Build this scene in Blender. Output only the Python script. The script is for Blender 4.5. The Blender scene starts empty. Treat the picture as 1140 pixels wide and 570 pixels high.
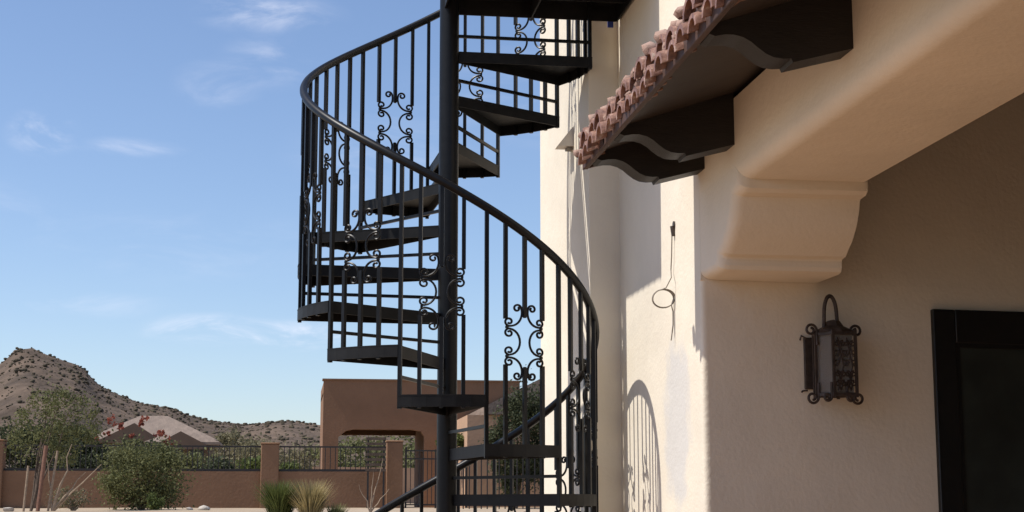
import bpy, math, random
from mathutils import Vector, Matrix, noise
R = math.radians
scn = bpy.context.scene
col = scn.collection
random.seed(7)

# ------------------------------------------------------------------ camera
YAW, PITCH, EYE = R(8.03), R(9.03), 1.55
camd = bpy.data.cameras.new('camera')
camd.sensor_width = 36; camd.lens = 36*1750/1140
camd.clip_start = .05; camd.clip_end = 6000
cam = bpy.data.objects.new('camera', camd); col.objects.link(cam)
cam.location = (0, 0, EYE); cam.rotation_euler = (R(90)+PITCH, 0, -YAW)
scn.camera = cam

# ------------------------------------------------------------------ sun + sky
LIGHT = Vector((1, .045, -1.58)).normalized()          # the way the light travels
sd = bpy.data.lights.new('sun', 'SUN'); sd.energy = 4.6; sd.angle = R(.53); sd.color = (1, .95, .88)
so = bpy.data.objects.new('sun', sd); col.objects.link(so)
so.rotation_euler = LIGHT.to_track_quat('-Z', 'Y').to_euler()
w = bpy.data.worlds.new('World'); scn.world = w; w.use_nodes = True
nt = w.node_tree; nt.nodes.clear()
def wn(t, **k):
    n = nt.nodes.new(t)
    for a, b in k.items(): setattr(n, a, b)
    return n
sky = wn('ShaderNodeTexSky', sky_type='NISHITA', sun_disc=False)
sky.sun_elevation = math.asin(-LIGHT.z); sky.sun_rotation = math.atan2(-LIGHT.x, -LIGHT.y)
sky.altitude = 500; sky.air_density = 1.0; sky.dust_density = .8; sky.ozone_density = 3.0
bg = wn('ShaderNodeBackground'); bg.inputs[1].default_value = .13
out = wn('ShaderNodeOutputWorld')
tc = wn('ShaderNodeTexCoord')
def math_(op, a, b=None, clamp=False):
    n = wn('ShaderNodeMath', operation=op, use_clamp=clamp)
    for i, v in enumerate((a, b)):
        if v is None: continue
        if isinstance(v, (int, float)): n.inputs[i].default_value = v
        else: nt.links.new(v, n.inputs[i])
    return n.outputs[0]
# thin cirrus wisps: patches of stretched noise at chosen bearings of the sky
nz = wn('ShaderNodeTexNoise'); nz.inputs['Scale'].default_value = 1; nz.inputs['Detail'].default_value = 7
nz.inputs['Roughness'].default_value = .62; nz.inputs['Distortion'].default_value = .6
mp = wn('ShaderNodeMapping'); mp.inputs['Scale'].default_value = (14, 14, 46); mp.inputs['Rotation'].default_value = (.0, .22, .1)
nt.links.new(tc.outputs['Generated'], mp.inputs[0]); nt.links.new(mp.outputs[0], nz.inputs['Vector'])
rampn = wn('ShaderNodeMapRange', interpolation_type='SMOOTHSTEP')
rampn.inputs[1].default_value = .40; rampn.inputs[2].default_value = .78
nt.links.new(nz.outputs['Fac'], rampn.inputs[0])
total = None
# azimuth (deg right of +Y), elevation, half width, half height, strength   (a sky direction each)
for az, el, ww, hh, s in [(-9.0, 12.9, 1.0, .7, 1.1), (-6.0, 12.6, 1.6, .3, .5), (-2.9, 6.2, 2.0, .5, 1.7), (.1, 6.1, 1.7, .5, 1.7), (-7, 7.0, 2.5, .4, .35),
                          (-2.9, 15.0, 1.3, .7, .45), (-.9, 15.9, 1.5, .8, .45), (-1.2, 17.6, 2.2, .6, .8), (-4, 9.2, 5, 1.2, .2), (12, 15, 6, 2, .4), (-15, 10, 5, 1.5, .6), (-20, 20, 7, 3, .6), (3.5, 12.5, 3, 1.6, .3)]:
    d = Vector((math.sin(R(az))*math.cos(R(el)), math.cos(R(az))*math.cos(R(el)), math.sin(R(el))))
    sub = wn('ShaderNodeVectorMath', operation='SUBTRACT'); sub.inputs[1].default_value = d
    nt.links.new(tc.outputs['Generated'], sub.inputs[0])
    sc = wn('ShaderNodeVectorMath', operation='MULTIPLY'); sc.inputs[1].default_value = (1/R(ww), 1/R(ww), 1/R(hh))
    nt.links.new(sub.outputs[0], sc.inputs[0])
    ln = wn('ShaderNodeVectorMath', operation='LENGTH'); nt.links.new(sc.outputs[0], ln.inputs[0])
    mr = wn('ShaderNodeMapRange', interpolation_type='SMOOTHSTEP')
    mr.inputs[1].default_value = 1.5; mr.inputs[2].default_value = .1; mr.inputs[3].default_value = 0; mr.inputs[4].default_value = s
    nt.links.new(ln.outputs['Value'], mr.inputs[0])
    total = mr.outputs[0] if total is None else math_('ADD', total, mr.outputs[0])
fac = math_('MULTIPLY', math_('MULTIPLY', total, rampn.outputs[0]), .75, True)
mix = wn('ShaderNodeMix', data_type='RGBA')
nt.links.new(fac, mix.inputs[0]); nt.links.new(sky.outputs[0], mix.inputs[6]); mix.inputs[7].default_value = (6.6, 6.9, 7.5, 1)
tint = wn('ShaderNodeMix', data_type='RGBA', blend_type='MULTIPLY'); tint.inputs[0].default_value = 1; tint.inputs[7].default_value = (1.02, .995, 1.03, 1)
nt.links.new(mix.outputs[2], tint.inputs[6]); nt.links.new(tint.outputs[2], bg.inputs[0]); nt.links.new(bg.outputs[0], out.inputs[0])
vs = scn.view_settings
vs.view_transform = 'Standard'; vs.look = 'None'; vs.gamma = 1; vs.use_curve_mapping = False
vs.exposure = .2

# ------------------------------------------------------------------ materials
def mat(name, base, rough=.8, var=.12, scale=8., bump=0., bscale=None, metal=0., dark=None, spec=.5, stretch=None, detail=5.):
    m = bpy.data.materials.new(name); m.use_nodes = True
    t = m.node_tree; N = t.nodes; L = t.links
    b = N['Principled BSDF']; b.inputs['Roughness'].default_value = rough; b.inputs['Metallic'].default_value = metal
    b.inputs['Specular IOR Level'].default_value = spec
    g = N.new('ShaderNodeNewGeometry'); src = g.outputs['Position']
    if stretch:
        q = N.new('ShaderNodeMapping'); q.inputs['Scale'].default_value = stretch; L.new(src, q.inputs[0]); src = q.outputs[0]
    n = N.new('ShaderNodeTexNoise'); n.inputs['Scale'].default_value = scale; n.inputs['Detail'].default_value = detail
    n.inputs['Roughness'].default_value = .6
    L.new(src, n.inputs['Vector'])
    r = N.new('ShaderNodeValToRGB'); L.new(n.outputs['Fac'], r.inputs[0])
    c0 = dark or [c*(1-var) for c in base]; c1 = base if dark else [min(1, c*(1+var)) for c in base]
    r.color_ramp.elements[0].position = .32; r.color_ramp.elements[1].position = .68
    r.color_ramp.elements[0].color = (*c0, 1); r.color_ramp.elements[1].color = (*c1, 1)
    L.new(r.outputs[0], b.inputs['Base Color'])
    if bump:
        n2 = N.new('ShaderNodeTexNoise'); n2.inputs['Scale'].default_value = bscale or scale*6; n2.inputs['Detail'].default_value = 4
        L.new(src, n2.inputs['Vector'])
        bp = N.new('ShaderNodeBump'); bp.inputs['Strength'].default_value = 1; bp.inputs['Distance'].default_value = bump
        L.new(n2.outputs['Fac'], bp.inputs['Height']); L.new(bp.outputs[0], b.inputs['Normal'])
    m['ramp'] = r.name
    return m

def stucco_mat(name, base, stains=False):
    m = mat(name, base, .92, .07, 1.1, .0017, 60, spec=.2)
    t = m.node_tree; N = t.nodes; L = t.links; b = N['Principled BSDF']
    g = [n for n in N if n.type == 'NEW_GEOMETRY'][0]
    # broad trowel waves below the fine grain
    n = N.new('ShaderNodeTexNoise'); n.inputs['Scale'].default_value = 5; n.inputs['Detail'].default_value = 3
    L.new(g.outputs['Position'], n.inputs['Vector'])
    bp = N.new('ShaderNodeBump'); bp.inputs['Distance'].default_value = .006; bp.inputs['Strength'].default_value = 1
    L.new(n.outputs['Fac'], bp.inputs['Height'])
    fine = [x for x in N if x.type == 'BUMP' and x != bp][0]; L.new(bp.outputs[0], fine.inputs['Normal'])
    if stains:   # patch of bare grey plaster on the wall below the cable, as the wall really has
        mp = N.new('ShaderNodeMapping'); mp.vector_type = 'POINT'
        mp.inputs['Location'].default_value = (0, -6.82/.26, -1.92/.42); mp.inputs['Scale'].default_value = (0, 1/.26, 1/.42)
        L.new(g.outputs['Position'], mp.inputs[0])
        ln = N.new('ShaderNodeVectorMath'); ln.operation = 'LENGTH'; L.new(mp.outputs[0], ln.inputs[0])
        nn = N.new('ShaderNodeTexNoise'); nn.inputs['Scale'].default_value = 7; nn.inputs['Detail'].default_value = 5; L.new(g.outputs['Position'], nn.inputs['Vector'])
        ad = N.new('ShaderNodeMath'); ad.operation = 'ADD'; L.new(ln.outputs['Value'], ad.inputs[0]); L.new(nn.outputs['Fac'], ad.inputs[1])
        mr = N.new('ShaderNodeMapRange'); mr.interpolation_type = 'SMOOTHSTEP'
        mr.inputs[1].default_value = 1.60; mr.inputs[2].default_value = 1.12; mr.inputs[3].default_value = 0; mr.inputs[4].default_value = .85
        L.new(ad.outputs[0], mr.inputs[0])
        mx = N.new('ShaderNodeMix'); mx.data_type = 'RGBA'
        L.new(mr.outputs[0], mx.inputs[0]); L.new(N[m['ramp']].outputs[0], mx.inputs[6]); mx.inputs[7].default_value = (.62, .60, .565, 1)
        L.new(mx.outputs[2], b.inputs['Base Color'])
    return m

M = {}
M['stucco'] = stucco_mat('cream stucco', (.77, .695, .565), True)
M['stucco_trim'] = stucco_mat('cream stucco trim', (.77, .695, .565))
M['iron'] = mat('black painted steel', (.0055, .0055, .006), .40, .3, 30, spec=.24)
M['tread'] = mat('dusty black steel', (.009, .009, .009), .55, .4, 14, spec=.22)
M['wood'] = mat('dark stained timber', (.011, .0085, .0075), .55, .35, 9, .0012, 40, stretch=(1, 6, 6))
M['soffit'] = mat('painted soffit boards', (.040, .031, .026), .6, .18, 5, .001, 30)
M['fascia'] = mat('brown fascia board', (.060, .028, .018), .65, .3, 12, .001, 40)
M['tile'] = mat('clay roof tile', (.40, .24, .16), .5, .1, 24, .005, 45, dark=(.10, .045, .032))
_r = M['tile'].node_tree.nodes[M['tile']['ramp']].color_ramp
_e = _r.elements.new(.60); _e.color = (.33, .175, .12, 1); _r.elements[-1].color = (.62, .50, .40, 1); _r.elements[-1].position = .72
M['paver'] = mat('terracotta paving', (.27, .155, .085), .85, .2, 3, .002, 40)
M['rust'] = mat('aged dark iron', (.045, .031, .024), .55, .4, 40, .0008, 120)
M['cable'] = mat('grey cable', (.20, .17, .135), .6, .2, 40)
M['white'] = mat('white metal', (.62, .58, .52), .6, .05, 20)
M['blue'] = mat('blue tape', (.03, .06, .30), .6, .1, 20)
M['glassdark'] = mat('dark door glass', (.030, .036, .031), .35, .4, 2.5, spec=.4)
M['doorframe'] = mat('black door frame', (.007, .007, .007), .45, .2, 20)
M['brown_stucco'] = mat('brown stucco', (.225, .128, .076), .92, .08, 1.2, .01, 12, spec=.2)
M['brown_lit'] = mat('sunlit brown stucco', (.44, .28, .18), .92, .08, 1.2, .01, 12, spec=.2)  # lighter copy of the brown stucco, sunlight put into its colour
M['fence_iron'] = mat('brown black fence iron', (.022, .017, .015), .5, .3, 20)
M['far_tile'] = mat('far roof tile', (.20, .15, .115), .85, .2, 2.2, .03, 9, stretch=(1, .3, 1))
M['far_wall'] = mat('far house wall', (.12, .08, .055), .9, .1, 1)
M['bark_pale'] = mat('pale bark', (.30, .22, .15), .9, .25, 20, .003)
M['bark'] = mat('brown bark', (.10, .07, .05), .9, .3, 15, .004)
M['stake'] = mat('weathered red stake', (.20, .10, .065), .85, .25, 20)
M['rock'] = mat('pale rock', (.45, .40, .34), .9, .2, 8, .01)
def leaf(name, a, b_, sc=2.5):
    m = mat(name, a, .75, .2, sc, dark=b_, spec=.25)
    t = m.node_tree; pb = t.nodes['Principled BSDF']
    tr = t.nodes.new('ShaderNodeBsdfTranslucent'); ms = t.nodes.new('ShaderNodeMixShader'); ms.inputs[0].default_value = .3
    t.links.new(t.nodes[m['ramp']].outputs[0], tr.inputs[0]); t.links.new(pb.outputs[0], ms.inputs[1]); t.links.new(tr.outputs[0], ms.inputs[2])
    t.links.new(ms.outputs[0], t.nodes['Material Output'].inputs[0]); return m
M['leaf_bush'] = leaf('bush leaves', (.185, .185, .075), (.09, .10, .04))
M['leaf_dark'] = leaf('dark leaves', (.085, .095, .045), (.04, .05, .025))
M['leaf_olive'] = leaf('olive leaves', (.25, .22, .125), (.14, .125, .07))
M['leaf_fresh'] = leaf('fresh leaves', (.13, .155, .045), (.08, .10, .030))
M['flower'] = leaf('red blossom', (.40, .13, .085), (.28, .08, .05))
M['straw'] = leaf('straw grass', (.42, .33, .16), (.25, .21, .10))

# ------------------------------------------------------------------ mesh builder
class MB:
    def __init__(s): s.v = []; s.f = []
    def add(s, vs, fs):
        o = len(s.v); s.v += [tuple(x) for x in vs]; s.f += [tuple(i+o for i in f) for f in fs]; return s
    def box(s, x0, x1, y0, y1, z0, z1):
        return s.add([(x, y, z) for z in (z0, z1) for y in (y0, y1) for x in (x0, x1)],
                     [(0, 2, 3, 1), (4, 5, 7, 6), (0, 1, 5, 4), (2, 6, 7, 3), (0, 4, 6, 2), (1, 3, 7, 5)])
    def bar(s, p, q, w, h=None, up=(0, 0, 1)):
        p, q = Vector(p), Vector(q); d = (q-p).normalized(); u = Vector(up)
        if abs(d.dot(u)) > .98: u = Vector((0, 1, 0))
        a = d.cross(u).normalized()*w/2; b = a.cross(d).normalized()*(h or w)/2
        vs = [c+i*a+j*b for c in (p, q) for i, j in ((-1, -1), (1, -1), (1, 1), (-1, 1))]
        return s.add(vs, [(0, 1, 2, 3), (7, 6, 5, 4), (0, 4, 5, 1), (1, 5, 6, 2), (2, 6, 7, 3), (3, 7, 4, 0)])
    def tube(s, pts, r, n=8, closed=False):
        pts = [Vector(p) for p in pts]; k = len(pts); rs = r if isinstance(r, (list, tuple)) else [r]*k
        vs = []; prev = None
        for i, p in enumerate(pts):
            if closed: d = pts[(i+1) % k]-pts[i-1]
            else: d = pts[min(i+1, k-1)]-pts[max(i-1, 0)]
            d = d.normalized()
            if prev is None:
                u = Vector((0, 0, 1)) if abs(d.z) < .9 else Vector((1, 0, 0))
                a = d.cross(u).normalized()
            else:
                a = (prev - d*prev.dot(d)).normalized()
            prev = a; b = d.cross(a)
            for j in range(n):
                t = 2*math.pi*j/n; vs.append(p+(a*math.cos(t)+b*math.sin(t))*rs[i])
        fs = []
        for i in range(k if closed else k-1):
            for j in range(n):
                i2 = (i+1) % k
                fs.append((i*n+j, i*n+(j+1) % n, i2*n+(j+1) % n, i2*n+j))
        if not closed: fs += [tuple(range(n))[::-1], tuple((k-1)*n+j for j in range(n))]
        return s.add(vs, fs)
    def prism(s, poly, lo, hi, axis='z'):
        # poly in the plane of the other two axes, extruded lo..hi along axis
        n = len(poly)
        def P(a, b, c): return {'z': (a, b, c), 'y': (a, c, b), 'x': (c, a, b)}[axis]
        vs = [P(a, b, lo) for a, b in poly]+[P(a, b, hi) for a, b in poly]
        return s.add(vs, [tuple(range(n))[::-1], tuple(range(n, 2*n))]+[(i, (i+1) % n, n+(i+1) % n, n+i) for i in range(n)])
    def build(s, name, m, parent=None, origin=None, smooth=True, ang=35, bevel=0, recalc=True):
        o = Vector(origin) if origin else Vector((0, 0, 0))
        off = o.copy()
        q = parent
        base = Vector((0, 0, 0))
        while q is not None: base += q.location; q = q.parent
        tot = base+off
        me = bpy.data.meshes.new(name); me.from_pydata([tuple(Vector(v)-tot) for v in s.v], [], s.f)
        if recalc:
            import bmesh
            b = bmesh.new(); b.from_mesh(me); bmesh.ops.recalc_face_normals(b, faces=b.faces); b.to_mesh(me); b.free()
        if smooth:
            me.polygons.foreach_set('use_smooth', [True]*len(me.polygons)); me.set_sharp_from_angle(angle=R(ang))
        me.materials.append(M[m] if isinstance(m, str) else m)
        ob = bpy.data.objects.new(name, me); col.objects.link(ob); ob.location = off
        if parent is not None: ob.parent = parent
        if bevel:
            bv = ob.modifiers.new('bevel', 'BEVEL'); bv.width = bevel; bv.segments = 3; bv.limit_method = 'ANGLE'; bv.angle_limit = R(40)
        return ob
def tag(o, label=None, cat=None, group=None, kind=None):
    if label: o['label'] = label
    if cat: o['category'] = cat
    if group: o['group'] = group
    if kind: o['kind'] = kind
    return o
def thing(name, loc, label, cat, group=None):
    o = bpy.data.objects.new(name, None); o.empty_display_size = .1; col.objects.link(o); o.location = loc
    return tag(o, label, cat, group)

def ss(a, b, x):
    t = max(0, min(1, (x-a)/(b-a))); return t*t*(3-2*t)
def gz(x, y):
    """height of the yard: flat by the house, rising to the back fence"""
    r = y
    h = 1.36*ss(9, 28, r)+.13*max(0, min(1, (r-28)/17))
    if r > 55: h += (r-55)*.012
    return h
def interp(tab, x):
    if x <= tab[0][0]: return tab[0][1]
    for (a, b), (c, d) in zip(tab, tab[1:]):
        if x <= c:
            t = (x-a)/(c-a); t = t*t*(3-2*t)*.4+t*.6; return b+(d-b)*t
    return tab[-1][1]
# ------------------------------------------------------------------ ground and hills
def sheet(name, xs, ys, fz, m, kind='structure'):
    b = MB(); b.v = [(x, y, fz(x, y)) for y in ys for x in xs]; n = len(xs)
    b.f = [(j*n+i, j*n+i+1, (j+1)*n+i+1, (j+1)*n+i) for j in range(len(ys)-1) for i in range(n-1)]
    return tag(b.build(name, m, recalc=False, ang=60), kind=kind)
M['sand'] = mat('desert sand', (.44, .35, .25), .95, .1, .7, .02, 14, dark=(.31, .24, .17), spec=.2, detail=9)
def lin(a, b, n): return [a+(b-a)*i/(n-1) for i in range(n)]
def bump(x, y): return .03*noise.noise(Vector((x*.5, y*.5, 0))) if y > 12 else 0
gx = [-2500, -900, -400, -200, -100, -60]+lin(-40, 40, 81)+[60, 100, 200, 400, 900, 2500]
gy = [-600, -100, -30]+lin(-10, 70, 81)+lin(80, 200, 13)+[300, 500, 900, 2500, 5000]
sheet('ground', gx, gy, lambda x, y: gz(x, min(y, 400))-(0.0)+bump(x, y), 'sand')
# hill outline measured as bearing at 400 m -> height
prof = [(-260, 10), (-200, 22), (-150, 26), (-110, 24), (-90, 23), (-76, 31.5), (-71, 35.0), (-66.5, 38.8), (-64, 39.2), (-58, 38.0), (-52, 36.3), (-47, 32.0), (-42, 29.5), (-36, 27.6), (-29, 26.6),
        (-23, 24.4), (-19, 23.6), (-11, 22.9), (0, 23.7), (8, 22.8), (30, 23), (60, 20), (120, 23), (260, 12)]
def hz(x, y):
    s = 400/y
    p = interp(prof, x*s)
    rise = ss(150, 400, y)**1.15
    crest = p - 2.5
    h = gz(0, 150)-1+(crest-1.2)*rise if y <= 400 else gz(0, 150)-1+(crest-1.2)*(1-ss(400, 640, y))
    n = 0
    for k, a in ((.02, 1.5), (.06, 1.0), (.17, .75), (.45, .55)):
        n += a*noise.noise(Vector((x*k, y*k*.7, 3.3)))
    rough = .4+.9*ss(-25, -70, x*s)
    return h+n*rough*min(1, rise*2.5)
M['hill'] = mat('rocky desert hill', (.155, .112, .082), .95, .1, .11, 1.0, .35, dark=(.068, .052, .040), spec=.1, detail=12)
sheet('hills', lin(-280, 280, 281), lin(150, 640, 150), hz, 'hill')

# desert scrub dotted over the hills and the flat beyond the fence: uncountable
sc = MB(); rs = random.Random(3)
def blob(b, c, r, rr, squash=.8):
    vs = []; ph = rr.random()*6
    for lat in (-.9, -.2, .5):
        for j in range(6):
            t = j*math.pi/3+ph; q = r*(.75+.5*rr.random())
            vs.append((c[0]+q*math.cos(lat)*math.cos(t), c[1]+q*math.cos(lat)*math.sin(t), c[2]+q*squash*(math.sin(lat)+.5)))
    vs.append((c[0], c[1], c[2]+r*squash*(1.2+.3*rr.random())))
    fs = [(k*6+j, k*6+(j+1) % 6, (k+1)*6+(j+1) % 6, (k+1)*6+j) for k in (0, 1) for j in range(6)]+[(12+j, 12+(j+1) % 6, 18) for j in range(6)]
    b.add(vs, fs)
for i in range(15000):
    y = 160+240*rs.random()**.8; x = (rs.random()*2-1.0)*.32*y-.02*y
    if x/y > .14: continue
    r = .15+.40*rs.random()**3
    blob(sc, (x, y, hz(x, y)-.1), r, rs)
sc.build('desert_scrub', mat('scrub', (.095, .08, .054), .9, .1, .09, dark=(.062, .05, .035), spec=.1), ang=80)
tag(bpy.data.objects['desert_scrub'], 'low olive brown scrub dotted over the rocky desert hills', 'scrub', kind='stuff')

# paving by the house
p = MB()
p.box(-11, 9, -8, 6.36, -.06, .012); p.box(-11, 1.45, 6.36, 9, -.06, .012)
tag(p.build('patio_paving', 'paver'), kind='structure')

# ------------------------------------------------------------------ the house
XA, XC = 1.70, 2.225                    # wall face, inner face of the patio beam
YP, YJ = 6.368, 7.997                   # lamp wall, inner corner of the jog
WS = .09                                # the lamp wall turns back a little to the right
def shear(b):
    b.v = [(x, y+WS*max(0, x-XA), z) if y > YP-.012 else (x, y, z) for x, y, z in b.v]; return b
house = thing('stucco_house', (XA, YP, 0), 'cream stucco two storey house with covered patio and clay tiled eave', 'house')
def rounded(poly, idx, r, n=6):
    out_ = []
    L = len(poly)
    for i, p_ in enumerate(poly):
        if i in idx:
            a = (Vector(poly[i-1])-Vector(p_)).normalized(); c = (Vector(poly[(i+1) % L])-Vector(p_)).normalized(); p2 = Vector(p_)
            for k in range(n+1):
                t = k/n; q = p2+a*r*(1-t)**2+c*r*t**2; out_.append(tuple(q))
        else: out_.append(p_)
    return out_
foot = [(9, YP+WS*(9-XA)), (XA, YP), (XA, YJ), (1.532, 7.955), (1.541, 9.64), (9, 9.64)]
b = MB(); b.prism(rounded(foot, (1,), .028), 0, 2.488); b.prism(rounded(foot, (3,), .001), 2.488, 6.4)
wall = b.build('wall', 'stucco', house, ang=30)
b = MB(); b.prism([(1.5, 6.3), (9.05, 6.3), (9.05, 9.7), (1.49, 9.7), (1.49, 7.9), (1.66, 7.9), (1.66, 6.3)], 6.4, 6.5)
b.build('coping', 'stucco_trim', house)
# patio beam: rounded lower edge, along Y
prf = [(XA, 3.13)]
r_ = .06
for k in range(8):
    t = k/7*math.pi/2; prf.append((XA+r_-r_*math.cos(t), 2.80+r_-r_*math.sin(t)))
prf += [(XC-.02, 2.80), (XC, 2.82), (XC, 3.24)]
b = MB(); b.prism(prf, -1.2, YP-.002, 'y'); shear(b); b.build('patio_beam', 'stucco_trim', house, ang=30)
# shaped bracket under the beam's far end (its mirror at the near end)
bk = [(YP-.002, 2.49), (6.13, 2.488), (6.106, 2.494), (6.096, 2.51), (6.094, 2.535), (6.088, 2.543), (6.045, 2.548), (6.02, 2.566), (5.965, 2.598), (5.915, 2.645), (5.88, 2.70), (5.868, 2.738), (5.862, 2.748), (5.80, 2.752), (5.778, 2.765), (5.775, 2.80), (5.79, 2.858), (YP-.002, 2.858)]
def loft(b, prof, x0, x1, r, n=6):
    rings = []
    for k in range(n+1):
        t = k/n*math.pi/2; rings.append((x0+r*(1-math.cos(t)), r*(1-math.sin(t))))
    rings += [(x1, 0)]
    m = len(prof); vs = []
    for x, d in rings:
        for y, z in prof:
            wall_ = y > YP-.01; top = z > 2.85
            vs.append((x, y if wall_ else min(YP-.004, y+d*.75), z if top else min(2.858, z+(d*.75 if z < 2.79 else d))))
    f = [tuple(range(m))[::-1], tuple((len(rings)-1)*m+i for i in range(m))]
    f += [(k*m+i, k*m+(i+1) % m, (k+1)*m+(i+1) % m, (k+1)*m+i) for k in range(len(rings)-1) for i in range(m)]
    b.add(vs, f)
b = MB(); loft(b, bk, XA, XC-.005, .05); shear(b); b.build('bracket', 'stucco_trim', house, ang=24)
b = MB(); b.prism([(YP-.002-y+2.60, z) for y, z in bk], XA, XC-.005, 'x'); b.build('bracket', 'stucco_trim', house, ang=50)
b = MB(); b.box(XA, XC, -1.2, 2.6, 0, 2.80); b.box(XC, 6.6, -1.2, -1.0, 0, 3.42); b.build('patio_shade_pier', 'stucco_trim', house, bevel=.03)  # unseen; pier lengthened and near end walled off to darken the patio
b = MB(); b.box(6.6, 7.0, -1.2, YP-.003, 0, 4.2); shear(b); b.build('patio_end_wall', 'stucco_trim', house)
b = MB(); b.box(XC, 6.6, -1.2, YP-.003, 3.42, 3.5); shear(b); b.build('patio_ceiling', 'soffit', house)
# eave
SL = .34
def dz(x): return 2.985+SL*(x-1.2)
b = MB(); b.prism([(1.236, dz(1.236)), (7.2, dz(7.2)), (7.2, dz(7.2)+.05), (1.236, dz(1.236)+.05)], -1.4, YP-.002, 'y')
shear(b); b.prism([(1.236, dz(1.236)), (XA-.002, dz(XA)), (XA-.002, dz(XA)+.05), (1.236, dz(1.236)+.05)], YP-.002, 6.43, 'y')
b.build('soffit', 'soffit', house)
b = MB(); b.box(1.213, 1.234, -1.4, 6.435, 2.962, 3.06); b.build('fascia', 'fascia', house, bevel=.004)
b = MB(); b.prism([(1.213, 2.962), (XA-.003, 3.11), (XA-.003, 3.21), (1.213, 3.06)], 6.432, 6.452, 'y'); b.build('rake_board', 'fascia', house)
cprof = [(XA+.0, 2.945), (1.505, 2.893), (1.50, 2.905), (1.475, 2.903), (1.445, 2.906), (1.42, 2.917), (1.395, 2.935), (1.375, 2.952), (1.35, 2.966), (1.32, 2.973), (1.29, 2.972), (1.262, 2.966), (1.245, 2.972), (1.236, 2.982),
         (1.236, dz(1.236)-.001), (XA, dz(XA)-.001)]
for y in (6.27, 5.82, 4.50, 3.18, 1.86, .54, -.78):
    b = MB(); b.prism(cprof, y, y+.12, 'y'); b.build('corbel', 'wood', house, ang=28)
# clay barrel tiles
b = MB(); rt = random.Random(5)
def barrel(b, y, x0, z0, L, r0, r1, up=1, th=.012, tilt=0.):
    n = 9; vs = []; sl = math.sqrt(1+SL*SL)
    for k, (s, r) in enumerate(((0, r0), (L, r1))):
        for q in (r, r-th):
            for j in range(n):
                t = math.pi*j/(n-1)
                vs.append((x0+s/sl, y+q*math.cos(t)*1.05, z0+(SL+tilt)*s/sl+up*q*math.sin(t)*.95))
    f = []
    for j in range(n-1):
        f += [(j, j+1, 2*n+j+1, 2*n+j), (n+j+1, n+j, 3*n+j, 3*n+j+1), (j+1, j, n+j, n+j+1), (2*n+j, 2*n+j+1, 3*n+j+1, 3*n+j)]
    f += [(0, 2*n, 3*n, n), (n-1, 2*n-1, 4*n-1, 3*n-1)]
    b.add(vs, f)
SP = .142
def cap_end(b, y, x, z, r, n=9):
    """closed rounded front of an eave tile"""
    vs = [(x-.006*math.sin(math.pi*j/(n-1)), y+r*math.cos(math.pi*j/(n-1))*1.05, z+r*math.sin(math.pi*j/(n-1))*.95) for j in range(n)]
    b.add(vs+[(x+.02, y, z+.01)], [(j, j+1, n) for j in range(n-1)]+[(n-1, 0, n)])
for k in range(55):
    y = 6.385-SP*k
    for c in range(5):
        x0 = 1.180+.34*c+rt.uniform(-.012, .012)
        z0 = dz(x0)+.085+rt.uniform(-.006, .006)
        if c == 0:
            # two staggered tiers of small caps at the eave, bedded unevenly
            for off, dx, dzz, r0, LL in ((SP/2, .002, -.088, .056, .10), (0, .012, -.020, .063, .36), (SP/2, .07, .012, .05, .3)):
                yy = y+off+rt.uniform(-.008, .008)
                if yy > 6.40: continue
                xx = x0+dx+rt.uniform(-.010, .010); zz = z0+dzz+rt.uniform(-.007, .007); rr_ = r0*rt.uniform(.9, 1.1)
                barrel(b, yy, xx, zz, LL, rr_, rr_*.86, th=.016, tilt=rt.uniform(-.04, .08))
                cap_end(b, yy, xx+.045, zz, rr_-.010)
        elif y < YP-.1:
            barrel(b, y, x0, z0, .40, .066, .055); barrel(b, y+SP/2, x0+.01, z0, .38, .058, .058, up=-1)
for k in range(7):
    x0 = 2.85+.55*k
    b.prism([(x0, dz(x0)+.052), (x0+.57, dz(x0+.57)+.052), (x0+.57, dz(x0+.57)+.09), (x0, dz(x0)+.13)], -1.4, YP-.3, 'y')
b.build('tile_roof', 'tile', house, ang=40)
# mortar between the eave tiles
b = MB(); rt = random.Random(9)
for k in range(52):
    for j in range(2):
        y = 6.40-SP*k+j*SP/2+rt.uniform(-.01, .01); x = 1.215+rt.uniform(0, .03); z = dz(1.2)+.085+(.04 if j == 0 else -.02)
        blob(b, (x-.012, y, z-.02), .026+.012*rt.random(), rt, .8)
b.box(1.236, 1.262, -1.38, 6.40, 3.045, 3.115); b.build('mortar', mat('tile mortar', (.34, .22, .17), .9, .2, 30, .003), house, ang=80)

# door
door = bpy.data.objects.new('door', None); col.objects.link(door); door.parent = house; door.location = (2.70-XA, 0, 0)
b = MB(); y0, y1 = YP-.028, YP+.0
x0, x1, zt = 2.745, 3.95, 2.392
b.box(x0, x0+.105, y0, y1, 0, zt); b.box(x1-.105, x1, y0, y1, 0, zt); b.box(x0+.105, x1-.105, y0, y1, zt-.145, zt); b.box(x0+.105, x1-.105, y0, y1, .012, .22)
b.box((x0+x1)/2-.06, (x0+x1)/2+.06, y0, y1, .22, zt-.145)
b.build('frame', 'doorframe', door, bevel=.006)
for a_, c_ in ((x0+.105, (x0+x1)/2-.06), ((x0+x1)/2+.06, x1-.105)):
    b = MB(); b.box(a_, c_, YP-.012, YP-.004, .22, zt-.145); b.build('glass', 'glassdark', door, smooth=False)
    b = MB(); b.box(a_+.0, a_+.02, YP-.02, YP-.011, .22, zt-.145); b.box(c_-.02, c_, YP-.02, YP-.011, .22, zt-.145); b.box(a_+.02, c_-.02, YP-.02, YP-.011, zt-.165, zt-.145)
    b.build('glazing_bead', 'doorframe', door)
b = MB(); b.tube([((x0+x1)/2-.02, y0-.0, 1.0), ((x0+x1)/2-.02, y0-.05, 1.0), ((x0+x1)/2-.12, y0-.055, 1.0)], .009); b.build('handle', 'rust', door)
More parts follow.
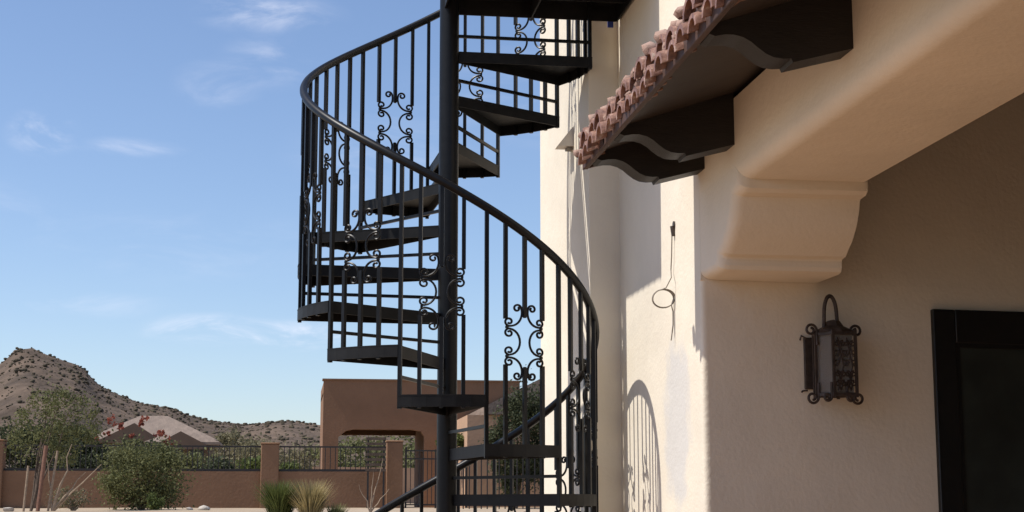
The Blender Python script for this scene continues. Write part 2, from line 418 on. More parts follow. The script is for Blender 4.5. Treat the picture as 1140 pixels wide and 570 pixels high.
door.location.y += WS*(2.70-XA); door.rotation_euler.z = math.atan(WS)

# ------------------------------------------------------------------ wall lantern
def spiral_pts(cx, cz, r, a0, turns, n=16, shrink=.25):
    """points from the outer end inwards, angle a0 at the outer end, signed turns"""
    o = []
    for i in range(n+1):
        t = i/n; rr = r*(1-(1-shrink)*t); a = a0+turns*2*math.pi*t
        o.append((cx+rr*math.cos(a), cz+rr*math.sin(a)))
    return o
LX, LY = 2.236, YP-.12
lamp = thing('wall_lantern', (LX-.03, YP, 1.97), 'dark wrought iron lantern with scrolled corners on the shaded patio wall', 'lantern')
b = MB(); b.box(2.150, 2.236, YP-.014, YP, 2.035, 2.255); b.build('back_plate', 'rust', lamp, bevel=.004)
b = MB()
for z in (2.03, 2.25):
    b = MB(); b.tube([(2.16, YP-.012, z), (2.138, YP-.012, z+(.012 if z > 2.1 else -.002)), (2.132, YP-.012, z-.008)], .004, 6)
    b.build('plate_hook', 'rust', lamp)
hexr = .078
cor = [(LX+x, LY+y) for x, y in ((.072, .03), (.045, .07), (-.06, .07), (-.078, .01), (-.032, -.062), (.068, -.062))]
z0, z1 = 2.005, 2.262
b = MB()
for x, y in cor: b.bar((x, y, z0-.012), (x, y, z1+.012), .011)
for k in range(6):
    (xa, ya), (xb, yb) = cor[k], cor[(k+1) % 6]
    for z in (z0, z1-.003): b.bar((xa, ya, z), (xb, yb, z), .009, .014)
b.build('cage', 'rust', lamp)
b = MB(); b.prism([(LX+(x-LX)*.86, LY+(y-LY)*.86) for x, y in cor], z0+.006, z1-.006)
gm = bpy.data.materials.new('seeded glass'); gm.use_nodes = True
pb = gm.node_tree.nodes['Principled BSDF']; pb.inputs['Base Color'].default_value = (.55, .52, .48, 1); pb.inputs['Roughness'].default_value = .3
pb.inputs['Transmission Weight'].default_value = .55; pb.inputs['IOR'].default_value = 1.2
nn = gm.node_tree.nodes.new('ShaderNodeTexNoise'); nn.inputs['Scale'].default_value = 60
bp = gm.node_tree.nodes.new('ShaderNodeBump'); bp.inputs['Distance'].default_value = .01
gm.node_tree.links.new(nn.outputs['Fac'], bp.inputs['Height']); gm.node_tree.links.new(bp.outputs[0], pb.inputs['Normal'])
b.build('glass', gm, lamp, smooth=False)
b = MB(); b.tube([(LX, LY, z0+.01), (LX, LY, z0+.11)], .014, 8); b.build('bulb', 'white', lamp)
# roof cap
b = MB(); n = 6; rings = [(z1+.002, hexr*1.08), (z1+.014, hexr*1.0), (z1+.03, hexr*.55), (z1+.052, hexr*.36), (z1+.058, .004)]
vs = [(LX+r*math.cos(R(30+60*k)), LY+r*.9*math.sin(R(30+60*k)), z) for z, r in rings for k in range(6)]
b.add(vs, [tuple(range(6))]+[(i*6+k, i*6+(k+1) % 6, (i+1)*6+(k+1) % 6, (i+1)*6+k) for i in range(4) for k in range(6)]+[tuple(24+k for k in range(6))])
b.build('cap', 'rust', lamp, ang=20)
# tall loop on top carrying the lantern
pts = []
for i in range(21):
    a = math.pi*i/20; pts.append((LX-.012-.028*math.cos(a), LY-.0, 2.34+.080*math.sin(a)))
pts = [(LX-.044, LY, 2.255)]+pts+[(LX+.020, LY, 2.29)]
b = MB(); b.tube(pts, .0085, 8); b.build('hanging_loop', 'rust', lamp)
# corner scrolls
for sx, sz, xx, yy in ((1, 1, 1, 0), (-1, 1, -1, 0), (1, -1, 1, 0), (-1, -1, -1, 0), (.1, -1, .35, -1), (-.1, -1, -.55, -1)):
    cx_ = LX+xx*hexr*.95; zc = (z1 if sz > 0 else z0)
    dx = 1 if xx > 0 else -1
    sc_ = .026 if yy == 0 else .018
    ctr = (cx_+dx*sc_*1.05, zc+sz*.012)
    sp = spiral_pts(ctr[0], ctr[1], sc_, math.pi if dx > 0 else 0, (-1.25*dx*sz), 22, .35)
    y_ = LY+yy*hexr*.7
    b = MB(); b.tube([(cx_, y_, zc-sz*.05)]+[(a, y_, c) for a, c in sp], .0058, 7); b.build('scroll', 'rust', lamp)
# filigree on the front panes
b = MB()
for u0 in (-.002, .038):
    for zc, up in ((2.05, 1), (2.09, 1), (2.135, -1), (2.175, -1), (2.215, 1)):
        for d in (-1, 1):
            sp = spiral_pts(LX+u0*1.1+d*.014, zc, .014, math.pi/2*(1 if up > 0 else -1), d*1.1, 14, .3)
            b.tube([(LX+u0*1.1, LY-.062, zc-up*.03)]+[(a, LY-.062, c) for a, c in sp], .0032, 5)
    b.tube([(LX+u0-.012, LY-.062, 2.02), (LX+u0+.014, LY-.062, 2.12), (LX+u0-.01, LY-.062, 2.24)], .003, 5)
b.build('filigree', 'rust', lamp)

lamp.location.y += WS*(lamp.location.x-XA)-.002; lamp.rotation_euler.z = math.atan(WS)

# ------------------------------------------------------------------ cable on the wall, wedge light on the far wall
cb = thing('cable_coil', (XA, 6.9, 2.45), 'thin grey cable hanging in a loop from a hole in the sunlit wall', 'cable')
b = MB(); pts = []
X_ = XA-.012
def wp(y, z, x=X_): return (x, y, z)
pts = [wp(6.806, 2.80, XA), wp(6.806, 2.79), wp(6.81, 2.74), wp(6.822, 2.66), wp(6.838, 2.60), wp(6.87, 2.55), wp(6.93, 2.50)]
pts[-2:] = [(XA-.02, 6.80, 2.56), (XA-.042, 6.81, 2.515)]
for i in range(60):
    a = R(80)+2*math.pi*i/26; rr = 1+.05*math.sin(i*.5)
    pts.append((XA-.050-.052*rr*math.cos(a), 6.815+.0005*i, 2.468+.040*rr*math.sin(a)))
pts += [(XA-.012, 6.84, 2.44), (XA-.006, 6.835, 2.41), (XA-.008, 6.83, 2.35), (XA-.018, 6.83, 2.28)]
sm = []
for i in range(len(pts)-1):
    for t in (0, .5): sm.append(Vector(pts[i]).lerp(Vector(pts[i+1]), t))
b.tube(sm+[pts[-1]], (.0027), 6); b.build('cable', 'cable', cb)
b = MB(); b.tube([(XA-.006, 6.806, 2.80), (XA+.01, 6.806, 2.80)], .018, 10); b.tube([(XA-.010, 6.806, 2.795), (XA-.004, 6.806, 2.75)], .011, 8); b.build('hole_grommet', 'rust', cb)
wl = thing('wedge_wall_light', (1.54, 8.47, 3.53), 'small white wedge light fixed high on the far sunlit wall', 'wall light')
b = MB(); b.prism([(1.538, 3.53), (1.445, 3.53), (1.45, 3.536), (1.538, 3.65)], 8.42, 8.52, 'y'); b.build('shade', 'white', wl)
b = MB(); b.box(1.50, 1.538, 8.44, 8.50, 3.515, 3.529); b.build('lens', 'cable', wl)

# ------------------------------------------------------------------ spiral staircase
PX, PY = .7805, 7.8614
RAD, RISE, STEP = .745, .2225, 30.8
PITCHZ = RISE/STEP
az0 = R(5.67)
def ang(bdeg):   # b measured from the viewer's side, to the right; returns world angle
    t = R(bdeg); ux, uy = -math.sin(az0), -math.cos(az0); rx, ry = math.cos(az0), -math.sin(az0)
    return math.atan2(math.cos(t)*uy+math.sin(t)*ry, math.cos(t)*ux+math.sin(t)*rx)
def pol(bdeg, r, z):
    a = ang(bdeg); return (PX+r*math.cos(a), PY+r*math.sin(a), z)
def railz(bdeg): return 3.02-PITCHZ*bdeg+(max(0, -17.5-bdeg)*.0065/STEP)
def treadz(n): return 2.05-RISE*n+(.0065*max(0, -n))
stair = thing('spiral_staircase', (PX, PY, 0), 'tall black iron spiral staircase with scrolled balusters beside the cream wall', 'spiral staircase')
b = MB(); b.tube([(PX, PY, 0), (PX, PY, 5.25)], .0505, 32); b.build('pole', 'iron', stair)
b = MB(); b.tube([(PX, PY, 5.25), (PX, PY, 5.275)], [.062, .045], 24); b.build('pole_cap', 'iron', stair)
b = MB(); b.tube([(PX, PY, .012), (PX, PY, .028)], .14, 32); b.build('base_plate', 'iron', stair)
NT = list(range(-8, 9))
def wedge(a0, a1, r0, r1, n=6):
    """closed outline of a tread in local coordinates (angles in degrees, world sense)"""
    inn = [(r0*math.cos(a0+(a1-a0)*i/2), r0*math.sin(a0+(a1-a0)*i/2)) for i in range(3)]
    outp = [(r1*math.cos(a1+(a0-a1)*i/n), r1*math.sin(a1+(a0-a1)*i/n)) for i in range(n+1)]
    return inn+outp
# tread n spans b = -17.5+30.8n .. +30.8; modelled once at n=0, rotated for the rest (b grows anticlockwise seen from above)
A0 = ang(-17.5); A1 = A0+R(STEP)
def scroll_c(a, c, ra, rc, sa, sc__, h0, h1):
    """a C scroll in the (u,v) plane: spiral round a, cubic arc with handles h0, h1, spiral round c"""
    pa = spiral_pts(a[0], a[1], ra, sa[0], sa[1], 20, .32); pc = spiral_pts(c[0], c[1], rc, sc__[0], sc__[1], 20, .32)
    p0, p1, p2, p3 = Vector(pa[0]), Vector(h0), Vector(h1), Vector(pc[0])
    arc = [tuple(p0*(1-t)**3+p1*3*t*(1-t)**2+p2*3*t*t*(1-t)+p3*t**3) for t in [i/12 for i in range(1, 12)]]
    return pa[::-1]+arc+pc
H = math.pi
half = [scroll_c((-33, 146), (-67, 87), 18, 19, (0, 1.15), (-H/2, -1.15), (-6, 112), (-24, 68)),
        scroll_c((-67, 38), (-67, -38), 19, 19, (H/2, 1.15), (-H/2, -1.15), (-6, 50), (-6, -50))]
half.append([(u, -v) for u, v in half[0]])
def scroll_mesh():
    m = MB(); kx, kz = .00122, .00107; ac = (A0+A1)/2
    for side in (1, -1):
        for h in half:
            pts = []
            for u, v in h:
                du = u*side*kx/RAD
                pts.append((PX+RAD*math.cos(ac+du), PY+RAD*math.sin(ac+du), v*kz))
            m.tube(pts, .0055, 6)
    # small collars where scrolls meet
    for du, v in ((0, 112), (0, -112), (-76, 63), (-76, -63), (76, 63), (76, -63)):
        a = ac+du*kx/RAD; c = (PX+RAD*math.cos(a), PY+RAD*math.sin(a), v*kz)
        m.box(c[0]-.006, c[0]+.006, c[1]-.006, c[1]+.006, c[2]-.006, c[2]+.006)
    return m
TH = .056
def tread_mesh(first=True):
    m = MB()
    loc = lambda pl: [(PX+x, PY+y) for x, y in pl]
    m.prism(loc(wedge(A0, A1, .04, .757)), -.006, 0)
    # flanges: two radial, one outer, one mid stiffener; lower part of a welded pan
    for a in (A0, A1):
        s = 1 if a == A0 else -1
        d = Vector((math.cos(a), math.sin(a))); nrm = Vector((-math.sin(a), math.cos(a)))*s*.004
        p0, p1 = d*.045, d*.755
        m.bar((PX+p0.x+nrm.x, PY+p0.y+nrm.y, -.006-(TH-.006)/2), (PX+p1.x+nrm.x, PY+p1.y+nrm.y, -.006-(TH-.006)/2), .006, TH-.006)
    n = 6
    for i in range(n):
        t0 = A0+(A1-A0)*i/n; t1 = A0+(A1-A0)*(i+1)/n
        m.bar((PX+.753*math.cos(t0), PY+.753*math.sin(t0), -.006-(TH-.006)/2), (PX+.753*math.cos(t1), PY+.753*math.sin(t1), -.006-(TH-.006)/2), .006, TH-.006)
    return m
def bal_meshes():
    """balusters of one step; z=0 is the tread top"""
    out_ = []
    zt0 = 2.05
    def bz(b_): return railz(b_)-zt0
    def pos(db, r=RAD): 
        a = A0+R(db); return PX+r*math.cos(a), PY+r*math.sin(a)
    W = .0175
    def rot_bar(m, db, za, zb):
        x, y = pos(db); a = A0+R(db)
        m.bar((x, y, za), (x, y, zb), W, W, up=(math.cos(a), math.sin(a), 0))
    bmid = -17.5+STEP/2
    zc = .47
    m = MB(); rot_bar(m, 0.6, -TH-.008, bz(-17.5)); out_.append(m)
    for j in (1, 2, 3):
        db = STEP*j/4
        gap = (.068) if j != 2 else (.118)
        gap = {1: .106, 2: .118, 3: .106}[j]
        m = MB(); rot_bar(m, db, zc+gap, bz(-17.5+db)); out_.append(m)
        m = MB(); rot_bar(m, db, -TH-.006, zc-gap); out_.append(m)
    return out_
def rb(mesh_b, name, m, ang_=35):
    """build with origin on the pole axis at tread height"""
    o = mesh_b.build(name, m, stair, ang=ang_)
    me = o.data
    return o
tm, sm_, bms = tread_mesh(), scroll_mesh(), bal_meshes()
def bar_mesh():
    m = MB(); a = A0+R(.6)
    m.bar((PX+.05*math.cos(a), PY+.05*math.sin(a), 0), (PX+RAD*math.cos(a), PY+RAD*math.sin(a), 0), .015, .015); return m
proto = {}
proto['tread'] = rb(tm, 'tread', 'tread'); proto['scroll_panel'] = rb(sm_, 'scroll_panel', 'iron')
proto['riser_bar'] = rb(bar_mesh(), 'riser_bar', 'iron')
for i, bm_ in enumerate(bms): proto['b%d' % i] = rb(bm_, 'baluster_foot' if i in (2, 4, 6) else 'baluster', 'iron')
zoff = {'scroll_panel': .47, 'riser_bar': RISE/2-.03}
for k, o in proto.items():
    o.location = (0, 0, 2.05+zoff.get(k, 0))
def place(o, n, k):
    o.location = (0, 0, treadz(n)+zoff.get(k, 0)); o.rotation_euler = (0, 0, R(STEP*n))
for n in NT:
    for k, o in proto.items():
        if n == 0: continue
        c = o.copy(); col.objects.link(c); c.parent = stair; place(c, n, k)
# handrail
bs = -17.5-STEP*8-2; be = -17.5+STEP*9
pts = [pol(bs+(be-bs)*i/180, RAD, railz(bs+(be-bs)*i/180)) for i in range(181)]
b = MB(); b.tube(pts, .0205, 14); b.build('handrail', 'iron', stair, ang=60)
b = MB(); x, y, z = pol(be, RAD, 0); b.tube([(x, y, .012), (x, y, railz(be))], .0205, 14); b.build('newel_post', 'iron', stair)
# landing between pole and wall
ZL = 4.19
lx0, lx1, ly0, ly1 = PX-.03, XA-.012, 7.03, 7.93
b = MB(); b.box(lx0, lx1, ly0, ly1, ZL-.006, ZL)
for ya in (ly0, ly1-.008): b.box(lx0, lx1, ya, ya+.008, ZL-.09, ZL-.006)
for xa in (lx0, lx1-.008, (lx0+lx1)/2): b.box(xa, xa+.008, ly0+.008, ly1-.008, ZL-.09, ZL-.006)
for k in range(3): b.box(lx0+.008, lx1-.008, ly0+.2+.22*k, ly0+.208+.22*k, ZL-.07, ZL-.006)
b.build('landing', 'tread', stair)
b = MB(); b.tube([(lx0, ly0+.01, ZL+.95), (lx0, ly1, ZL+.95)], .0205, 10); b.tube([(lx0, ly0+.01, ZL+.95), (lx1, ly0+.01, ZL+.95)], .0205, 10); b.build('landing_rail', 'iron', stair)
for i in range(8):
    b = MB(); y = ly0+.02+i*.12; b.bar((lx0, y, ZL-.085), (lx0, y, ZL+.95), .0175); 
    if y < PY-.1: b.build('baluster', 'iron', stair)
for i in range(1, 8):
    b = MB(); x = lx0+i*.122; b.bar((x, ly0+.01, ZL-.085), (x, ly0+.01, ZL+.95), .0175); b.build('baluster', 'iron', stair)
b = MB(); b.box(1.635, 1.665, ly1+.001, ly1+.012, ZL-.12, ZL-.06); b.build('tape', 'blue', stair)

# ------------------------------------------------------------------ back wall of the yard
def pickets(b, x0, x1, y, z0, z1, step=.145, w=.022):
    n = max(1, round((x1-x0)/step))
    for i in range(1, n): x = x0+(x1-x0)*i/n; b.box(x-w/2, x+w/2, y-w/2, y+w/2, z0, z1)
YF = 45
bw = thing('block_wall', (-4, YF, 1.45), 'low brown stucco yard wall topped with iron railings below the hill', 'wall')
b = MB(); b.box(-16, -.763, YF-.1, YF+.1, 1.2, 2.50); b.box(-.264, 2.74, YF-.1, YF+.1, 1.2, 2.50); b.build('wall', 'brown_stucco', bw)
for x0, x1, zt in ((-.763, -.264, 3.25), (2.74, 3.2, 3.33), (-8.6, -7.72, 3.3)):
    b = MB(); b.box(x0, x1, YF-.25, YF+.25, 1.2, zt); b.box(x0-.02, x1+.02, YF-.27, YF+.27, zt, zt+.05); b.build('pillar', 'brown_stucco', bw, bevel=.03)
for x0, x1 in ((-15.9, -8.6), (-7.72, -.77), (-.26, 2.74)):
    f = bpy.data.objects.new('fence_panel', None); col.objects.link(f); f.parent = bw
    b = MB(); pickets(b, x0, x1, YF, 2.57, 3.17); b.build('pickets', 'fence_iron', f)
    b = MB(); b.box(x0, x1, YF-.02, YF+.02, 3.17, 3.215); b.build('top_rail', 'fence_iron', f)
    b = MB(); b.box(x0, x1, YF-.03, YF+.03, 2.505, 2.57); b.build('bottom_rail', 'fence_iron', f)
gate = thing('iron_gate', (4.2, YF, 1.5), 'tall brown iron gate of close pickets beside the wall pillar', 'gate')
b = MB(); pickets(b, 3.32, 5.0, YF, 1.56, 3.12, .12, .02); b.build('pickets', 'fence_iron', gate)
b = MB()
for z in (1.56, 2.85, 3.08): b.box(3.3, 5.02, YF-.02, YF+.02, z, z+.04)
b.box(3.28, 3.33, YF-.03, YF+.03, 1.4, 3.2); b.box(4.13, 4.17, YF-.025, YF+.025, 1.4, 3.14); b.box(5.0, 5.06, YF-.03, YF+.03, 1.4, 3.2); b.build('frame', 'fence_iron', gate)
ifn = thing('iron_fence', (6.6, 42.5, 1.4), 'full height dark picket fence seen through the stair in front of a leafy tree', 'fence')
b = MB(); pickets(b, 4.35, 8.4, 42.5, 1.3, 2.95, .16, .03); b.build('pickets', 'fence_iron', ifn)
b = MB(); b.box(4.3, 8.4, 42.48, 42.52, 2.93, 2.98); b.box(4.3, 8.4, 42.48, 42.52, 1.6, 1.65); b.build('rails', 'fence_iron', ifn)
# slatted post (stacked dark rungs) standing at the pillar
lp = thing('slatted_post', (2.45, 44.4, 1.45), 'dark slatted post with pale rungs standing at the wall pillar', 'post')
b = MB()
b.box(2.18, 2.23, 44.4, 44.45, 1.4, 3.45); b.box(2.62, 2.67, 44.4, 44.45, 1.4, 3.45); b.build('upright', 'fence_iron', lp)
b = MB()
for k in range(7): b.box(2.14, 2.70, 44.36, 44.42, 2.5+k*.145, 2.575+k*.145)
b.build('rungs', 'bark', lp)

# neighbour's flat roofed house behind the wall
nh = thing('flat_roofed_house', (4, 54, 1.5), 'brown flat roofed stucco house with open porch behind the railings', 'house')
ZT = 5.63
# front wall with an arched porch opening, as a single outline extruded
b = MB()
opn = [(1.60, 3.78), (1.85, 3.98), (2.1, 4.03), (4.0, 4.03), (4.3, 3.98), (4.42, 3.80)]
outl = [(1.09, 1.3), (1.60, 1.3)]+opn+[(4.42, 1.3), (7.6, 1.3), (7.6, ZT), (1.09, ZT)]
b.prism(outl, 52, 52.45, 'y')
b.box(1.10, 1.5, 52.45, 57, 1.3, ZT-.02); b.box(4.5, 4.9, 52.45, 57, 1.3, ZT-.03)
b.box(4.9, 7.58, 56.6, 57, 1.3, ZT-.03); b.build('wall', 'brown_stucco', nh, ang=20)
b = MB(); b.box(1.1, 7.58, 52.45, 57.02, 5.2, 5.3); b.box(1.13, 4.5, 56.7, 57.03, 4.05, 5.2); b.build('roof_deck', 'brown_stucco', nh)
b = MB(); b.box(1.05, 7.64, 51.96, 52.5, ZT, ZT+.05); b.build('parapet_cap', 'brown_stucco', nh)
wing = thing('tile_roofed_wing', (6.6, 49, 1.5), 'sunlit brown stucco wing with low clay tile roof behind the leafy tree', 'building')
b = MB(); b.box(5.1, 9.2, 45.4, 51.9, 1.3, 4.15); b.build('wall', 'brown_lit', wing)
b = MB(); b.prism([(5.7, 4.16), (9.5, 4.16), (9.5, 5.2), (7.2, 5.2), (5.7, 4.45)], 45.2, 51.9, 'y'); b.build('tile_roof', 'far_tile', wing)
# low sunlit wall seen through the porch
lw = thing('low_far_wall', (3, 66, 1.6), 'low sunlit tan wall seen through the neighbour porch', 'wall')
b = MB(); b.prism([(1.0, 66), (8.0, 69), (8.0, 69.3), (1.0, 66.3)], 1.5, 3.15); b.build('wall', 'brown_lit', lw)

# hip roofed house on the far left
fh = thing('hip_roofed_house', (-9.5, 114, 2.1), 'low house with grey tan hip roofs at the foot of the hill', 'house')
b = MB(); b.box(-13.2, -5.6, 111.5, 120, 2, 6.05); b.box(-8.9, -5.4, 109, 111.5, 2, 5.85); b.build('wall', 'far_wall', fh)
b = MB()
def hip(b, x0, x1, y0, y1, z0, rx0, rx1, ry, z1, th=.18):
    v = [(x0, y0, z0), (x1, y0, z0), (x1, y1, z0), (x0, y1, z0), (rx0, ry, z1), (rx1, ry, z1)]
    v += [(x, y, z-th) for x, y, z in v[:4]]
    b.add(v, [(0, 1, 5, 4), (1, 2, 5), (2, 3, 4, 5), (3, 0, 4), (0, 6, 7, 1), (1, 7, 8, 2), (2, 8, 9, 3), (3, 9, 6, 0), (6, 9, 8, 7)])
hip(b, -13.8, -4.9, 110.8, 121, 6.05, -10.6, -8.7, 116, 7.95)
b.build('roof', 'far_tile', fh, ang=10)
b = MB(); hip(b, -9.6, -4.6, 108.3, 113.6, 5.80, -7.3, -7.1, 110.6, 6.75); b.build('roof', 'far_tile', fh, ang=10)
b = MB(); b.prism([(-13.2, 5.8), (-10.5, 7.15), (-8.4, 5.8)], 110.6, 111.45, 'y'); b.build('gable', 'far_wall', fh)
b = MB(); b.prism([(-8.8, 5.3), (-8.8, 5.62), (-7.2, 6.5), (-5.5, 5.62), (-5.5, 5.3)], 108.1, 108.6, 'y'); b.build('gable', 'far_wall', fh)
for x in (-12.2, -8.2, -6.6):
    b = MB(); b.box(x, x+.9, 108.9 if x > -9 else 111.4, 109.1 if x > -9 else 111.6, 4.2, 5.3); b.build('window', 'glassdark', fh)

# ------------------------------------------------------------------ plants
def leaves(b, c, rad, n, size, rr, nclump=18, power=.55, lump=.34, droop=0, thin=.5):
    c = Vector(c); rad = Vector(rad); cl = []
    for _ in range(nclump):
        while True:
            p = Vector((rr.uniform(-1, 1), rr.uniform(-1, 1), rr.uniform(-1, 1)))
            if .25 < p.length < 1: break
        p = p.normalized()*p.length**power*(1-lump*.6)
        cl.append((p, lump*rr.uniform(.6, 1.3)))
    for i in range(n):
        p, s = rr.choice(cl)
        q = p+Vector((rr.gauss(0, 1), rr.gauss(0, 1), rr.gauss(0, 1)))*s*.55
        P = c+Vector((q.x*rad.x, q.y*rad.y, q.z*rad.z))
        P.z -= droop*(q.x**2+q.y**2)
        d = Vector((rr.gauss(0, 1), rr.gauss(0, 1), rr.gauss(0, 1))).normalized(); e = d.cross(Vector((rr.gauss(0, 1), rr.gauss(0, 1), rr.gauss(0, 1)))).normalized()
        L = size*rr.uniform(.6, 1.5)
        b.add([P-d*L, P+e*L*thin, P+d*L, P-e*L*thin], [(0, 1, 2, 3)])
def branches(b, base, tips, r0, rr, wob=.08):
    base = Vector(base)
    for t in tips:
        t = Vector(t); pts = [base]
        for k in range(1, 6):
            u = k/5; q = base.lerp(t, u)+Vector((rr.gauss(0, wob), rr.gauss(0, wob), rr.gauss(0, wob*.5)))*(u*(1.2-u)); pts.append(q)
        b.tube(pts, [r0*(1-.8*k/5) for k in range(6)], 6)
def plant(name, label, cat, base, crown_c, rad, n, size, m, seed, trunk=None, r0=.04, group=None, tips=6, part='foliage', **kw):
    rr = random.Random(seed); t = thing(name, base, label, cat, group)
    b = MB(); leaves(b, crown_c, rad, n, size, rr, **kw); b.build(part, m, t, smooth=False, recalc=False)
    b = MB(); c = Vector(crown_c)
    branches(b, base, [c+Vector((rad[0]*rr.uniform(-.7, .7), rad[1]*rr.uniform(-.6, .6), rad[2]*rr.uniform(0, .8))) for _ in range(tips)], r0, rr, .1)
    b.build('trunk' if cat == 'tree' else 'stems', trunk or 'bark', t); return t
g = gz
plant('round_bush', 'large rounded green bush in front of the yard wall', 'bush', (-3.55, 40, g(0, 40)-.05), (-3.55, 40, 2.27), (1.12, 1.0, .92), 14000, .034, 'leaf_bush', 1, nclump=48, lump=.32)
plant('small_shrub', 'small bright green shrub on the gravel beside the large bush', 'shrub', (-3.14, 38.2, g(0, 38)), (-3.14, 38.2, 1.62), (.27, .27, .22), 1600, .028, 'leaf_fresh', 2, nclump=14, r0=.01)
t = plant('flowering_bush', 'tall loose shrub with red blossoms behind the yard wall', 'shrub', (-5.0, 48, g(0, 48)), (-4.75, 48, 2.85), (1.5, .8, .72), 7000, .05, 'leaf_dark', 3, nclump=30, lump=.3)
b = MB(); rr = random.Random(4)
for (x, z, s) in ((-5.15, 4.0, .17), (-4.95, 3.82, .15), (-4.25, 4.08, .12), (-3.85, 3.72, .16), (-3.65, 3.65, .12), (-3.5, 3.42, .14), (-4.6, 3.6, .1), (-5.3, 3.62, .1), (-5.6, 3.5, .08), (-4.3, 3.9, .08)):
    leaves(b, (x, 47.6, z), (s*1.2, s, s), 70, .035, rr, nclump=5, thin=.8)
b.build('blossom', 'flower', t, smooth=False, recalc=False)
# young staked tree on the left
plant('young_tree', 'slender staked young tree with wispy olive crown at the left of the yard', 'tree', (-5.72, 37, g(0, 37)-.02), (-5.35, 37.2, 3.35), (1.1, .8, 1.05), 5200, .031, 'leaf_bush', 5, trunk='bark', r0=.032, nclump=60, lump=.17, tips=5)
plant('dark_tree', 'dense dark green tree behind the railings at the left edge', 'tree', (-7.6, 48, g(0, 48)), (-7.2, 48, 3.1), (2.0, 1.0, 1.05), 12000, .05, 'leaf_dark', 6, nclump=50, lump=.25)
plant('hedge_shrub', 'dark shrub behind the railings between the far left tree and the blossoms', 'shrub', (-4.9, 46.5, g(0, 46)), (-5.3, 46.5, 2.55), (1.3, .5, .55), 5000, .045, 'leaf_dark', 7, nclump=26)
plant('dry_shrub', 'straggly pale shrub at the foot of the young tree', 'shrub', (-4.9, 38, g(0, 38)-.02), (-5.0, 38, 1.75), (.55, .4, .28), 900, .03, 'leaf_olive', 8, trunk='bark_pale', r0=.02, tips=12, nclump=20)
b = MB(); rr = random.Random(11)
t = thing('bare_branches', (-4.9, 36, g(0, 36)), 'leaning bare pale branches beside the stakes', 'branches')
branches(b, (-5.1, 36, g(0, 36)), [(-4.45, 36, 2.28), (-4.1, 36, 2.45), (-4.75, 36, 2.9), (-5.3, 36.1, 2.6), (-4.9, 36, 2.1)], .035, rr, .06); b.build('branch', 'bark_pale', t)
for nm, (xa, za, xb, zb, r, mm), lb in (('wooden_stake', (-5.42, 1.4, -5.30, 2.86, .045, 'stake'), 'thick reddish wooden tree stake, the tallest of the stakes'),
                                        ('wooden_stake', (-5.72, 1.4, -5.66, 2.42, .025, 'bark_pale'), 'thin pale wooden stake left of the reddish stake'),
                                        ('wooden_stake', (-5.2, 1.4, -5.05, 2.75, .025, 'bark_pale'), 'pale leaning stake right of the reddish stake')):
    b = MB(); b.tube([(xa, 36, za), (xb, 36, zb)], r, 8); tag(b.build(nm, mm, origin=(xa, 36, za)), lb, 'stake')
# desert bushes beyond the fence
plant('palo_verde', 'hazy round olive tree beyond the railings on the flat', 'tree', (-4.9, 118, g(0, 118)), (-4.2, 125, 5.3), (2.9, 2.5, 2.1), 5000, .14, 'leaf_olive', 21, nclump=40, lump=.28)
for i, (x, y, z, rx, rz, mm) in enumerate([(-2.0, 90, 3.9, 2.0, 1.3, 'leaf_olive'), (1.2, 95, 3.9, 2.2, 1.2, 'leaf_olive'), (-1.0, 80, 3.2, 1.6, .9, 'leaf_fresh'), (3.6, 84, 3.9, 2.4, 1.3, 'leaf_bush'), (6, 88, 4.0, 2.5, 1.5, 'leaf_bush'), (-5.2, 86, 3.4, 1.8, 1.1, 'leaf_bush'), (-3.4, 76, 3.0, 1.2, .8, 'leaf_dark')]):
    lbs = ['pale olive bush just left of the wall pillar, beyond the railings', 'pale olive bush beside the corner of the flat roofed house', 'light green low bush in front of the olive bushes left of the pillar', 'green bush seen through the left of the open porch',
           'green bush seen through the right of the open porch', 'green bush under the right eave of the hip roofed house', 'dark low bush behind the railings near the hip roofed house']
    plant('desert_bush', lbs[i], 'bush', (x, y, g(0, y)), (x, y, z), (rx, rx*.7, rz), 2600, .10, mm, 30+i, nclump=24, group='desert bushes beyond the yard wall')
plant('leafy_tree', 'leafy green tree behind the dark picket fence, seen through the stair', 'tree', (6.3, 43.8, 1.45), (6.35, 43.8, 3.35), (1.0, .8, 1.65), 12000, .045, 'leaf_dark', 50, nclump=60, lump=.24)
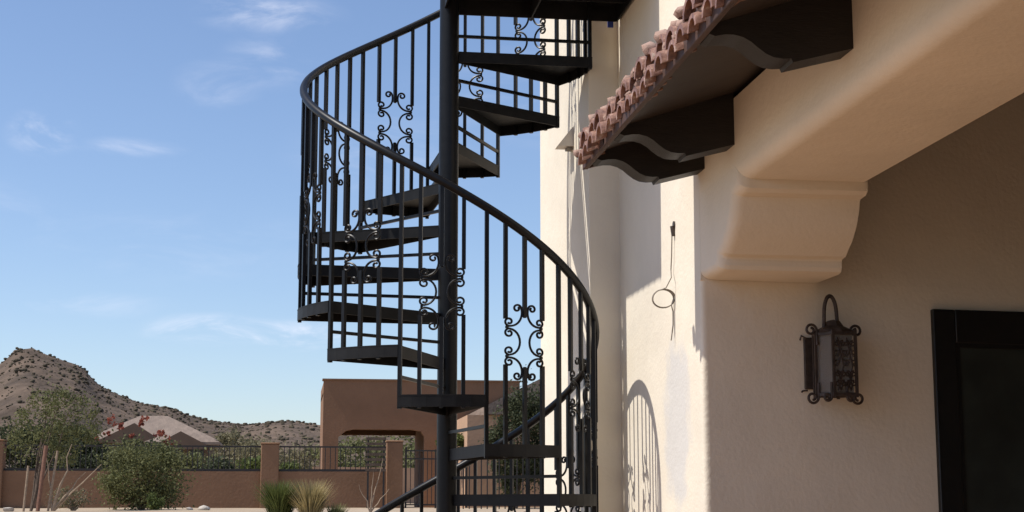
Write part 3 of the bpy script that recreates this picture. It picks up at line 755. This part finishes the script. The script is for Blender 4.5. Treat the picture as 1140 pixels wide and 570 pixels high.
plant('leafy_shrub', 'fresh green shrub against the sunlit wing wall', 'shrub', (4.75, 46.5, 1.45), (4.75, 46.5, 3.35), (.55, .4, .35), 1800, .045, 'leaf_fresh', 51, nclump=16)
# ornamental grasses near the wall
def grass(name, label, x, y, n, h, spread, m, seed, cat='grass clump', lean=.5):
    rr = random.Random(seed); b = MB(); z0 = gz(x, y)-.02
    for i in range(n):
        a = rr.random()*2*math.pi; rr0 = rr.random()*.10; bx, by = x+rr0*math.cos(a), y+rr0*math.sin(a)
        L = h*rr.uniform(.6, 1.1); s = spread*rr.uniform(.1, 1)
        tip = Vector((bx+math.cos(a)*s, by+math.sin(a)*s, z0+L)); mid = Vector((bx+math.cos(a)*s*.35, by+math.sin(a)*s*.35, z0+L*.65))
        sd = Vector((-math.sin(a), math.cos(a), 0))*.007
        p0 = Vector((bx, by, z0))
        b.add([p0-sd, p0+sd, mid+sd, mid-sd, tip], [(0, 1, 2, 3), (3, 2, 4)])
    return tag(b.build(name, m, origin=(x, y, z0), smooth=False, recalc=False), label, cat)
grass('ornamental_grass', 'tall straw coloured grass clump before the yard wall', .34, 24, 850, .72, .42, 'straw', 60)
grass('desert_spoon', 'rounded green spiky clump left of the straw grass', -.12, 24.3, 1100, .70, .46, 'leaf_fresh', 61, 'plant')
grass('low_grass', 'low green grass tuft right of the straw grass', .72, 24.2, 300, .38, .2, 'leaf_bush', 62)
b = MB(); rr = random.Random(63); z0 = gz(1.9, 34); branches(b, (1.75, 34, z0), [(2.0, 34, z0+1.15), (1.5, 34, z0+.6), (2.15, 34, z0+.5), (1.8, 34, z0+.85)], .02, rr, .05)
tag(b.build('dry_stalk', 'bark_pale', origin=(1.75, 34, z0)), 'thin dry branching stalk near the foot of the stair rail', 'plant')
for i, (x, y, r, lb) in enumerate([(-2.0, 39, .16, 'pale rock on the gravel right of the large bush'), (-2.35, 39.3, .09, 'smaller pale rock between the large bush and its neighbour rock'), (-6.2, 37, .12, 'pale flat rock at the far left edge of the yard')]):
    b = MB(); blob(b, (x, y, gz(x, y)), r, random.Random(70+i), .6); tag(b.build('garden_rock', 'rock', origin=(x, y, gz(x, y)), ang=60), lb, 'rock')
